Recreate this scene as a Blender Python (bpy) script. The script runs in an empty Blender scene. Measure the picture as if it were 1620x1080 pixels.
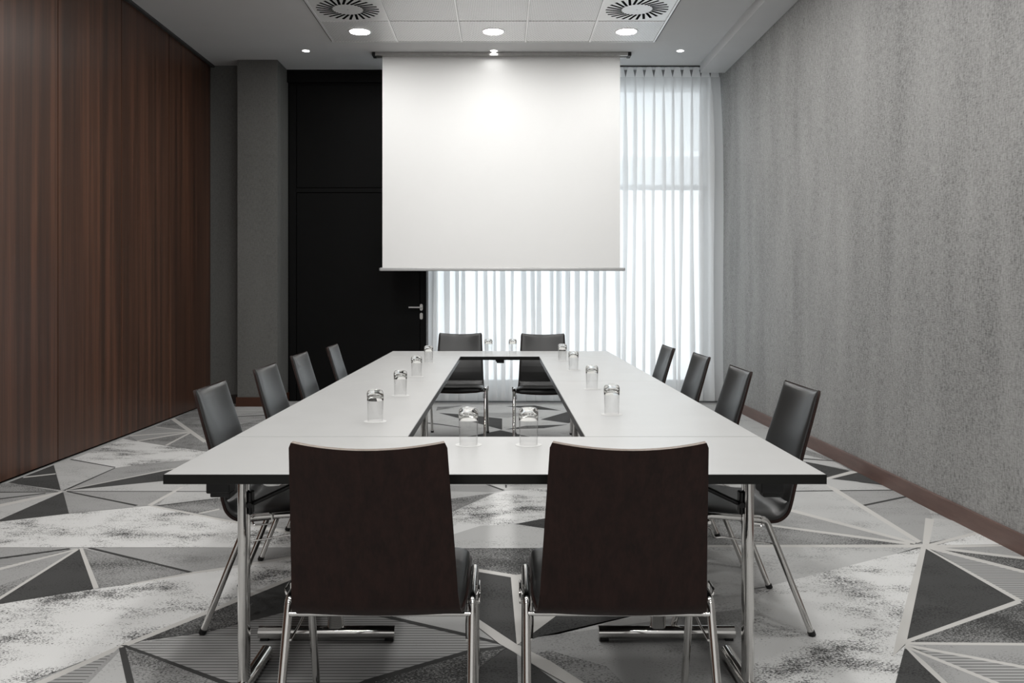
import bpy, bmesh, math, random
from mathutils import Vector, Matrix

random.seed(7)
SC = bpy.context.scene
COL = SC.collection
PI = math.pi

# ------------------------------------------------------------------ camera
F, CX, CY, H = 1340.0, 795.0, 462.0, 1.233
cam_d = bpy.data.cameras.new('camera')
cam = bpy.data.objects.new('camera', cam_d)
COL.objects.link(cam)
cam_d.sensor_fit = 'HORIZONTAL'
cam_d.sensor_width = 36.0
cam_d.lens = F / 1620.0 * 36.0
cam_d.shift_x = (810.0 - CX) / 1620.0
cam_d.shift_y = -(540.0 - CY) / 1620.0
cam.location = (0, 0, H)
cam.rotation_euler = (PI / 2, 0, 0)
cam_d.clip_start = 0.05
cam_d.clip_end = 200
SC.camera = cam
vs = SC.view_settings
vs.view_transform = 'Standard'
vs.look = 'None'
vs.gamma = 1.0
vs.use_curve_mapping = False
vs.exposure = 0.0
SC.cycles.use_denoising = True
SC.cycles.max_bounces = 14
SC.cycles.transparent_max_bounces = 24
SC.cycles.transmission_bounces = 12
SC.cycles.diffuse_bounces = 5
SC.cycles.glossy_bounces = 5
SC.cycles.sample_clamp_indirect = 6.0
SC.cycles.caustics_refractive = True
SC.cycles.caustics_reflective = False

# room measures
XL, XR = -3.217, 2.44
YB, YF = -1.6, 9.62
ZC = 3.74

# ------------------------------------------------------------------ helpers
def new_bm():
    return bmesh.new()

def obj(name, bm, mats, parent=None, label=None, smooth=None, loc=None):
    me = bpy.data.meshes.new(name)
    bmesh.ops.recalc_face_normals(bm, faces=bm.faces[:])
    bm.to_mesh(me)
    bm.free()
    if not isinstance(mats, (list, tuple)):
        mats = [mats]
    for m in mats:
        me.materials.append(m)
    if smooth is not None:
        me.polygons.foreach_set('use_smooth', [True] * len(me.polygons))
        me.set_sharp_from_angle(angle=math.radians(smooth))
    o = bpy.data.objects.new(name, me)
    COL.objects.link(o)
    if parent is not None:
        o.parent = parent
    if loc is not None:
        o.location = loc
    if label:
        o['label'] = label
    return o

def tag(o, label, cat, group=None):
    o['label'] = label
    o['category'] = cat
    if group:
        o['group'] = group
    return o

def thing(name, label, cat, loc=(0, 0, 0), rz=0.0, group=None):
    o = bpy.data.objects.new(name, None)
    COL.objects.link(o)
    o.location = loc
    o.rotation_euler = (0, 0, rz)
    o.empty_display_size = 0.1
    return tag(o, label, cat, group)

def struct(name, bm, mats, parent=None, smooth=None):
    o = obj(name, bm, mats, parent, smooth=smooth)
    if parent is None:
        o['kind'] = 'structure'
    return o

def dup(root, loc, rz, label, group=None):
    r = root.copy()
    COL.objects.link(r)
    r.location = loc
    r.rotation_euler = (0, 0, rz)
    r['label'] = label
    if group:
        r['group'] = group
    for ch in list(root.children):
        c = ch.copy()
        COL.objects.link(c)
        c.parent = r
        for g in list(ch.children):
            d = g.copy()
            COL.objects.link(d)
            d.parent = c
    return r

def box(bm, x0, x1, y0, y1, z0, z1, bev=0.0, seg=2, mi=0):
    vs_ = [bm.verts.new((x, y, z)) for z in (z0, z1) for y in (y0, y1) for x in (x0, x1)]
    q = [(0, 2, 3, 1), (4, 5, 7, 6), (0, 1, 5, 4), (2, 6, 7, 3), (0, 4, 6, 2), (1, 3, 7, 5)]
    fs = [bm.faces.new([vs_[i] for i in f]) for f in q]
    for f in fs:
        f.material_index = mi
    if bev > 0:
        es = list({e for f in fs for e in f.edges})
        bmesh.ops.bevel(bm, geom=es, offset=bev, segments=seg, profile=0.5, affect='EDGES')
    return fs

def fillet(pts, r, n=6):
    pts = [Vector(p) for p in pts]
    out = [pts[0]]
    for i in range(1, len(pts) - 1):
        a, b, c = pts[i - 1], pts[i], pts[i + 1]
        u, v = (a - b), (c - b)
        rr = min(r, u.length * 0.48, v.length * 0.48)
        p0 = b + u.normalized() * rr
        p1 = b + v.normalized() * rr
        for k in range(n + 1):
            t = k / n
            out.append((1 - t) ** 2 * p0 + 2 * t * (1 - t) * b + t * t * p1)
    out.append(pts[-1])
    return out

def tube(bm, pts, r, seg=12, caps=True, mi=0):
    pts = [Vector(p) for p in pts]
    n = len(pts)
    tang = []
    for i in range(n):
        a = pts[max(i - 1, 0)]
        b = pts[min(i + 1, n - 1)]
        tang.append((b - a).normalized())
    t0 = tang[0]
    ref = Vector((0, 0, 1)) if abs(t0.z) < 0.9 else Vector((1, 0, 0))
    nrm = (ref - t0 * ref.dot(t0)).normalized()
    rings = []
    for i in range(n):
        t = tang[i]
        nrm = (nrm - t * nrm.dot(t)).normalized()
        bi = t.cross(nrm)
        ring = []
        for k in range(seg):
            a = 2 * PI * k / seg
            ring.append(bm.verts.new(pts[i] + (nrm * math.cos(a) + bi * math.sin(a)) * r))
        rings.append(ring)
    for i in range(n - 1):
        for k in range(seg):
            f = bm.faces.new((rings[i][k], rings[i][(k + 1) % seg], rings[i + 1][(k + 1) % seg], rings[i + 1][k]))
            f.material_index = mi
    if caps:
        bm.faces.new(list(reversed(rings[0]))).material_index = mi
        bm.faces.new(rings[-1]).material_index = mi

def lathe(bm, prof, seg=40, cx=0.0, cy=0.0, close=False, mi=0):
    """prof: list of (r, z); r == 0 makes a pole."""
    rings = []
    for r, z in prof:
        if r < 1e-7:
            rings.append([bm.verts.new((cx, cy, z))])
        else:
            rings.append([bm.verts.new((cx + r * math.cos(2 * PI * k / seg), cy + r * math.sin(2 * PI * k / seg), z)) for k in range(seg)])
    n = len(rings)
    for i in range(n if close else n - 1):
        a, b = rings[i], rings[(i + 1) % n]
        for k in range(seg):
            k2 = (k + 1) % seg
            if len(a) == 1 and len(b) == 1:
                continue
            if len(a) == 1:
                f = bm.faces.new((a[0], b[k2], b[k]))
            elif len(b) == 1:
                f = bm.faces.new((a[k], a[k2], b[0]))
            else:
                f = bm.faces.new((a[k], a[k2], b[k2], b[k]))
            f.material_index = mi

def prism(bm, outline, z0, z1, mi=0):
    """outline: list of (x, y) extruded along z."""
    lo = [bm.verts.new((x, y, z0)) for x, y in outline]
    hi = [bm.verts.new((x, y, z1)) for x, y in outline]
    n = len(outline)
    bm.faces.new(list(reversed(lo))).material_index = mi
    bm.faces.new(hi).material_index = mi
    for i in range(n):
        j = (i + 1) % n
        bm.faces.new((lo[i], lo[j], hi[j], hi[i])).material_index = mi

# ------------------------------------------------------------------ materials
def lin(c):
    """sRGB 0-255 -> linear"""
    out = []
    for v in c:
        v = v / 255.0
        out.append(v / 12.92 if v <= 0.04045 else ((v + 0.055) / 1.055) ** 2.4)
    return (out[0], out[1], out[2], 1.0)

class NM:
    def __init__(self, name):
        self.m = bpy.data.materials.new(name)
        self.m.use_nodes = True
        self.nt = self.m.node_tree
        self.nt.nodes.clear()
        self.out = self.n('ShaderNodeOutputMaterial')
        self.tc = None
    def n(self, t, **kw):
        nd = self.nt.nodes.new(t)
        for k, v in kw.items():
            setattr(nd, k, v)
        return nd
    def l(self, a, b):
        self.nt.links.new(a, b)
    def coord(self, scale=(1, 1, 1), kind='Object', rot=(0, 0, 0)):
        if self.tc is None:
            self.tc = self.n('ShaderNodeTexCoord')
        mp = self.n('ShaderNodeMapping')
        mp.inputs['Scale'].default_value = scale
        mp.inputs['Rotation'].default_value = rot
        self.l(self.tc.outputs[kind], mp.inputs['Vector'])
        return mp.outputs['Vector']
    def noise(self, vec, scale=1.0, detail=2.0, rough=0.5):
        nd = self.n('ShaderNodeTexNoise')
        nd.inputs['Scale'].default_value = scale
        nd.inputs['Detail'].default_value = detail
        nd.inputs['Roughness'].default_value = rough
        self.l(vec, nd.inputs['Vector'])
        return nd.outputs['Fac']
    def ramp(self, fac, stops):
        r = self.n('ShaderNodeValToRGB')
        els = r.color_ramp.elements
        while len(els) < len(stops):
            els.new(0.5)
        for e, (p, c) in zip(els, stops):
            e.position = p
            e.color = c
        self.l(fac, r.inputs['Fac'])
        return r.outputs['Color']
    def math(self, op, a, b=None, c=None):
        nd = self.n('ShaderNodeMath', operation=op)
        for i, v in enumerate((a, b, c)):
            if v is None:
                continue
            if isinstance(v, (int, float)):
                nd.inputs[i].default_value = v
            else:
                self.l(v, nd.inputs[i])
        return nd.outputs[0]
    def mix(self, fac, a, b, mode='MIX'):
        nd = self.n('ShaderNodeMix', data_type='RGBA', blend_type=mode)
        for s, v in ((nd.inputs[0], fac), (nd.inputs[6], a), (nd.inputs[7], b)):
            if isinstance(v, (int, float)):
                s.default_value = v
            elif isinstance(v, tuple):
                s.default_value = v
            else:
                self.l(v, s)
        return nd.outputs[2]
    def bsdf(self, color=(0.5, 0.5, 0.5, 1), rough=0.5, metal=0.0, spec=0.5, coat=0.0, coat_rough=0.1, bump=None, bump_s=0.2, bump_d=0.01):
        b = self.n('ShaderNodeBsdfPrincipled')
        if isinstance(color, tuple):
            b.inputs['Base Color'].default_value = color
        else:
            self.l(color, b.inputs['Base Color'])
        if isinstance(rough, (int, float)):
            b.inputs['Roughness'].default_value = rough
        else:
            self.l(rough, b.inputs['Roughness'])
        b.inputs['Metallic'].default_value = metal
        b.inputs['Specular IOR Level'].default_value = spec
        b.inputs['Coat Weight'].default_value = coat
        b.inputs['Coat Roughness'].default_value = coat_rough
        if bump is not None:
            bp = self.n('ShaderNodeBump')
            bp.inputs['Strength'].default_value = bump_s
            bp.inputs['Distance'].default_value = bump_d
            self.l(bump, bp.inputs['Height'])
            self.l(bp.outputs['Normal'], b.inputs['Normal'])
        self.l(b.outputs[0], self.out.inputs['Surface'])
        return self.m

def g(v, tint=(1, 1, 1)):
    return (v * tint[0], v * tint[1], v * tint[2], 1.0)

def plain(name, color, rough=0.5, metal=0.0, spec=0.5, var=0.06, sc=20.0):
    m = NM(name)
    f = m.noise(m.coord(), sc, 3)
    lo = tuple(c * (1 - var) for c in color[:3]) + (1.0,)
    hi = tuple(min(1, c * (1 + var)) for c in color[:3]) + (1.0,)
    return m.bsdf(m.ramp(f, [(0.3, lo), (0.7, hi)]), rough, metal, spec)

def emit(name, color, strength):
    m = NM(name)
    e = m.n('ShaderNodeEmission')
    e.inputs['Color'].default_value = color
    e.inputs['Strength'].default_value = strength
    m.l(e.outputs[0], m.out.inputs['Surface'])
    return m.m

# --- wood veneer of the partition
def mk_wood(name, dark, mid, light, axis_scale, rough=0.36, coat=0.25, spec=0.5):
    m = NM(name)
    v1 = m.coord(axis_scale)
    big = m.noise(v1, 1.0, 3, 0.55)
    fine = m.noise(m.coord(tuple(a * 7 for a in axis_scale)), 1.0, 3, 0.6)
    f = m.math('ADD', m.math('MULTIPLY', big, 0.72), m.math('MULTIPLY', fine, 0.28))
    colr = m.ramp(f, [(0.33, dark), (0.5, mid), (0.64, light)])
    return m.bsdf(colr, rough, 0, spec, coat, 0.38, bump=fine, bump_s=0.03, bump_d=0.002)

M_WOOD = mk_wood('walnut_veneer', (0.026, 0.0135, 0.009, 1), (0.060, 0.0270, 0.0160, 1), (0.108, 0.047, 0.027, 1), (1.0, 12.0, 0.22), 0.36, 0.16, 0.30)
M_BLACKGAP = plain('black_gap', g(0.004), 0.9, 0, 0.04)
M_BASEBOARD = mk_wood('brown_baseboard', (0.095, 0.052, 0.042, 1), (0.118, 0.067, 0.054, 1), (0.14, 0.080, 0.066, 1), (3.0, 3.0, 30.0), 0.42, 0.1)

# --- woven wallpaper
def mk_wallpaper(name, base, tint, contrast=1.0):
    m = NM(name)
    a = m.noise(m.coord((150, 150, 22)), 1.0, 3, 0.6)       # vertical threads
    b = m.noise(m.coord((45, 45, 150)), 1.0, 3, 0.6)      # horizontal threads
    c = m.noise(m.coord((3.2, 3.2, 0.7)), 1.0, 4, 0.6)     # broad vertical shading of the weave
    s = m.math('ADD', m.math('MULTIPLY', a, 0.42), m.math('MULTIPLY', b, 0.36))
    s = m.math('ADD', s, m.math('MULTIPLY', c, 0.22))
    lo = g(base * (1 - 0.50 * contrast), tint)
    mi_ = g(base, tint)
    hi = g(base * (1 + 0.30 * contrast), tint)
    colr = m.ramp(s, [(0.40, lo), (0.50, mi_), (0.60, hi)])
    return m.bsdf(colr, 0.62, 0, 0.35, bump=s, bump_s=0.25, bump_d=0.004)

M_PAPER = mk_wallpaper('grey_woven_wallpaper', 0.272, (1.0, 0.99, 0.965), 1.02)
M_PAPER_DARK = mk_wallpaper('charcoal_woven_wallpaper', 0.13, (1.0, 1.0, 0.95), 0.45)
M_CEIL = plain('ceiling_paint', g(0.58), 0.9, 0, 0.2, 0.02, 2.0)
M_BACK = plain('back_wall_paint', g(0.70), 0.9, 0, 0.2)
M_BLACK = plain('black_door_lacquer', g(0.0035), 0.55, 0, 0.12)
M_BLACKMETAL = plain('black_metal', g(0.008), 0.45, 0, 0.4)
M_CHROME = plain('chrome', g(0.72, (1, 0.985, 0.96)), 0.09, 1.0, 0.5, 0.02)
M_CHROME_BRUSH = plain('brushed_steel', g(0.55, (1, 0.98, 0.95)), 0.28, 1.0)
M_ALU = plain('satin_aluminium', g(0.6), 0.35, 1.0)
M_WHITEMETAL = plain('white_metal', g(0.93), 0.35, 0.25, 0.5, 0.02)
M_SCREENFAB = plain('projection_fabric', g(0.94, (1, 1, 0.99)), 0.9, 0, 0.1, 0.004, 3)
M_SCREENBAR = plain('pale_bar', g(0.55), 0.35, 0.2, 0.5, 0.02)

def mk_tabletop():
    m = NM('pale_grey_laminate')
    f = m.noise(m.coord((6, 6, 6)), 1.0, 4)
    c = m.ramp(f, [(0.3, g(0.455, (1, 1, 0.985))), (0.7, g(0.475, (1, 1, 0.985)))])
    return m.bsdf(c, 0.33, 0, 0.5)
M_TOP = mk_tabletop()
M_EDGE = plain('black_edge_band', g(0.005, (1, 1, 0.85)), 0.30, 0, 0.3)

def mk_shellwood():
    m = NM('wenge_plywood')
    f = m.noise(m.coord((40, 40, 3)), 1.0, 3, 0.6)
    f2 = m.noise(m.coord((150, 150, 25)), 1.0, 2, 0.6)
    s = m.math('ADD', m.math('MULTIPLY', f, 0.6), m.math('MULTIPLY', f2, 0.4))
    c = m.ramp(s, [(0.35, (0.0115, 0.0050, 0.0040, 1)), (0.65, (0.024, 0.0105, 0.0080, 1))])
    return m.bsdf(c, 0.45, 0, 0.2, bump=f2, bump_s=0.03, bump_d=0.001)
M_SHELL = mk_shellwood()
M_LIT_EDGE = plain('lit_plywood_edge', (0.16, 0.125, 0.10, 1), 0.4, 0, 0.4)  # paler on the top rim alone: lamp light on that edge painted in

def mk_leather(name, v):
    m = NM(name)
    f = m.noise(m.coord((260, 260, 260)), 1.0, 2)
    f2 = m.noise(m.coord((6, 6, 6)), 1.0, 2)
    c = m.ramp(f2, [(0.3, g(v * 0.92)), (0.7, g(v * 1.08, (1, 1, 0.97)))])
    return m.bsdf(c, 0.36, 0, 0.5, bump=f, bump_s=0.06, bump_d=0.001)
M_LEATHER = mk_leather('grey_leather', 0.019)

M_COASTER = plain('white_paper', g(0.68, (1, 1, 0.985)), 0.8, 0, 0.2, 0.02, 200)

def mk_thin_glass():
    m = NM('thin_clear_glass')
    fr = m.n('ShaderNodeFresnel')
    geo = m.n('ShaderNodeNewGeometry')
    m.l(m.math('SUBTRACT', 1.5, m.math('MULTIPLY', geo.outputs['Backfacing'], 1.5 - 1 / 1.5)), fr.inputs['IOR'])
    tr = m.n('ShaderNodeBsdfTransparent')
    tr.inputs['Color'].default_value = (0.985, 0.985, 0.985, 1)
    gl = m.n('ShaderNodeBsdfGlossy')
    gl.inputs['Roughness'].default_value = 0.01
    gl.inputs['Color'].default_value = (0.8, 0.8, 0.8, 1)
    mx = m.n('ShaderNodeMixShader')
    m.l(fr.outputs[0], mx.inputs[0])
    m.l(tr.outputs[0], mx.inputs[1])
    m.l(gl.outputs[0], mx.inputs[2])
    m.l(mx.outputs[0], m.out.inputs['Surface'])
    return m.m
M_THIN = mk_thin_glass()

def mk_solid_glass():
    m = NM('solid_clear_glass')
    gl = m.n('ShaderNodeBsdfGlass')
    gl.inputs['IOR'].default_value = 1.5
    gl.inputs['Roughness'].default_value = 0.0
    gl.inputs['Color'].default_value = (0.98, 0.98, 0.975, 1)
    m.l(gl.outputs[0], m.out.inputs['Surface'])
    return m.m
M_GLASS = mk_solid_glass()

def mk_sheer(name, transp, tint=(1, 1, 1), dif=0.45):
    m = NM(name)
    th = m.noise(m.coord((500, 500, 500)), 1.0, 1)
    col = m.ramp(th, [(0.3, g(0.84, tint)), (0.7, g(0.92, tint))])
    tl = m.n('ShaderNodeBsdfTranslucent')
    df = m.n('ShaderNodeBsdfDiffuse')
    m.l(col, tl.inputs['Color'])
    m.l(col, df.inputs['Color'])
    tp = m.n('ShaderNodeBsdfTransparent')
    a = m.n('ShaderNodeMixShader')
    a.inputs[0].default_value = dif
    m.l(tl.outputs[0], a.inputs[1])
    m.l(df.outputs[0], a.inputs[2])
    b = m.n('ShaderNodeMixShader')
    b.inputs[0].default_value = transp
    m.l(a.outputs[0], b.inputs[1])
    m.l(tp.outputs[0], b.inputs[2])
    m.l(b.outputs[0], m.out.inputs['Surface'])
    return m.m
M_SHEER = mk_sheer('white_sheer_voile', 0.27)
M_HEADER = mk_sheer('white_header_tape', 0.06, dif=0.6)

def mk_perf():
    m = NM('perforated_white_metal')
    if m.tc is None:
        m.tc = m.n('ShaderNodeTexCoord')
    sp = m.n('ShaderNodeSeparateXYZ')
    m.l(m.tc.outputs['Object'], sp.inputs[0])
    k = 2 * PI / 0.030
    sx = m.math('SINE', m.math('MULTIPLY', sp.outputs[0], k))
    sy = m.math('SINE', m.math('MULTIPLY', sp.outputs[1], k))
    pr = m.math('MULTIPLY', sx, sy)
    hole = m.math('GREATER_THAN', pr, 0.55)
    c = m.mix(hole, g(0.92), g(0.14))
    return m.bsdf(c, 0.48, 0.36, 0.5)
M_PERF = mk_perf()

# --- carpet materials
def mk_carpet(name, base, speck, amount, tint=(1, 1, 0.985), stripes=0.0, cloud=0.15, sc=185, streak=1.0):
    """amount 0..1: how many of the dark speckles show."""
    m = NM(name)
    fine = m.noise(m.coord((sc * 0.55, sc * 0.9, 1)), 1.0, 3, 0.75)
    cl = m.noise(m.coord((3.0 * streak, 4.5 * streak, 1)), 1.0, 4, 0.6)
    wv = m.noise(m.coord((22, 42, 1)), 1.0, 3, 0.6)
    th = m.math('ADD', m.math('MULTIPLY', cl, cloud * 4), m.math('MULTIPLY', wv, cloud))
    th = m.math('ADD', th, amount - cloud * 2.5)
    d = m.math('SUBTRACT', th, fine)
    k = m.n('ShaderNodeMapRange')
    k.inputs['From Min'].default_value = -0.03
    k.inputs['From Max'].default_value = 0.035
    m.l(d, k.inputs['Value'])
    grain = m.noise(m.coord((400, 400, 1)), 1.0, 2, 0.6)
    bc = m.mix(m.math('MULTIPLY', grain, 0.55), g(base * 1.10, tint), g(base * 0.72, tint))
    c = m.mix(k.outputs[0], bc, g(speck, tint))
    if stripes > 0:
        sp = m.n('ShaderNodeSeparateXYZ')
        m.l(m.tc.outputs['Object'], sp.inputs[0])
        s = m.math('SINE', m.math('MULTIPLY', sp.outputs[1], 2 * PI / 0.0215))
        mr = m.n('ShaderNodeMapRange')
        mr.inputs['From Min'].default_value = -0.05
        mr.inputs['From Max'].default_value = 0.75
        m.l(s, mr.inputs['Value'])
        c = m.mix(m.math('MULTIPLY', mr.outputs[0], stripes), c, g(base * 0.28, tint))
    return m.bsdf(c, 0.95, 0, 0.15, bump=fine, bump_s=0.25, bump_d=0.003)

CARPET = {
    'B': mk_carpet('carpet_base', 0.40, 0.16, 0.36, cloud=0.18),
    'W': mk_carpet('carpet_white_worn', 0.64, 0.085, 0.415, cloud=0.22),
    'L': mk_carpet('carpet_light', 0.46, 0.27, 0.39, cloud=0.17, sc=150),
    'ML': mk_carpet('carpet_pale_grey', 0.33, 0.19, 0.40, cloud=0.14),
    'M': mk_carpet('carpet_speckled_grey', 0.30, 0.075, 0.47, cloud=0.10),
    'MD': mk_carpet('carpet_dark_speckled', 0.24, 0.05, 0.53, cloud=0.10),
    'D': mk_carpet('carpet_charcoal', 0.066, 0.030, 0.42, cloud=0.12),
    'S': mk_carpet('carpet_striped', 0.36, 0.24, 0.30, cloud=0.12, stripes=0.75),
    'l': mk_carpet('carpet_pale_line', 0.52, 0.35, 0.26, (1, 0.98, 0.94), cloud=0.14),
    'd': mk_carpet('carpet_dark_line', 0.055, 0.03, 0.30, cloud=0.1),
}
CKEYS = list(CARPET.keys())

# ------------------------------------------------------------------ floor with its woven facets
def fl(px, py):
    d = F * H / (py - CY)
    return ((px - CX) * d / F, d)

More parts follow.
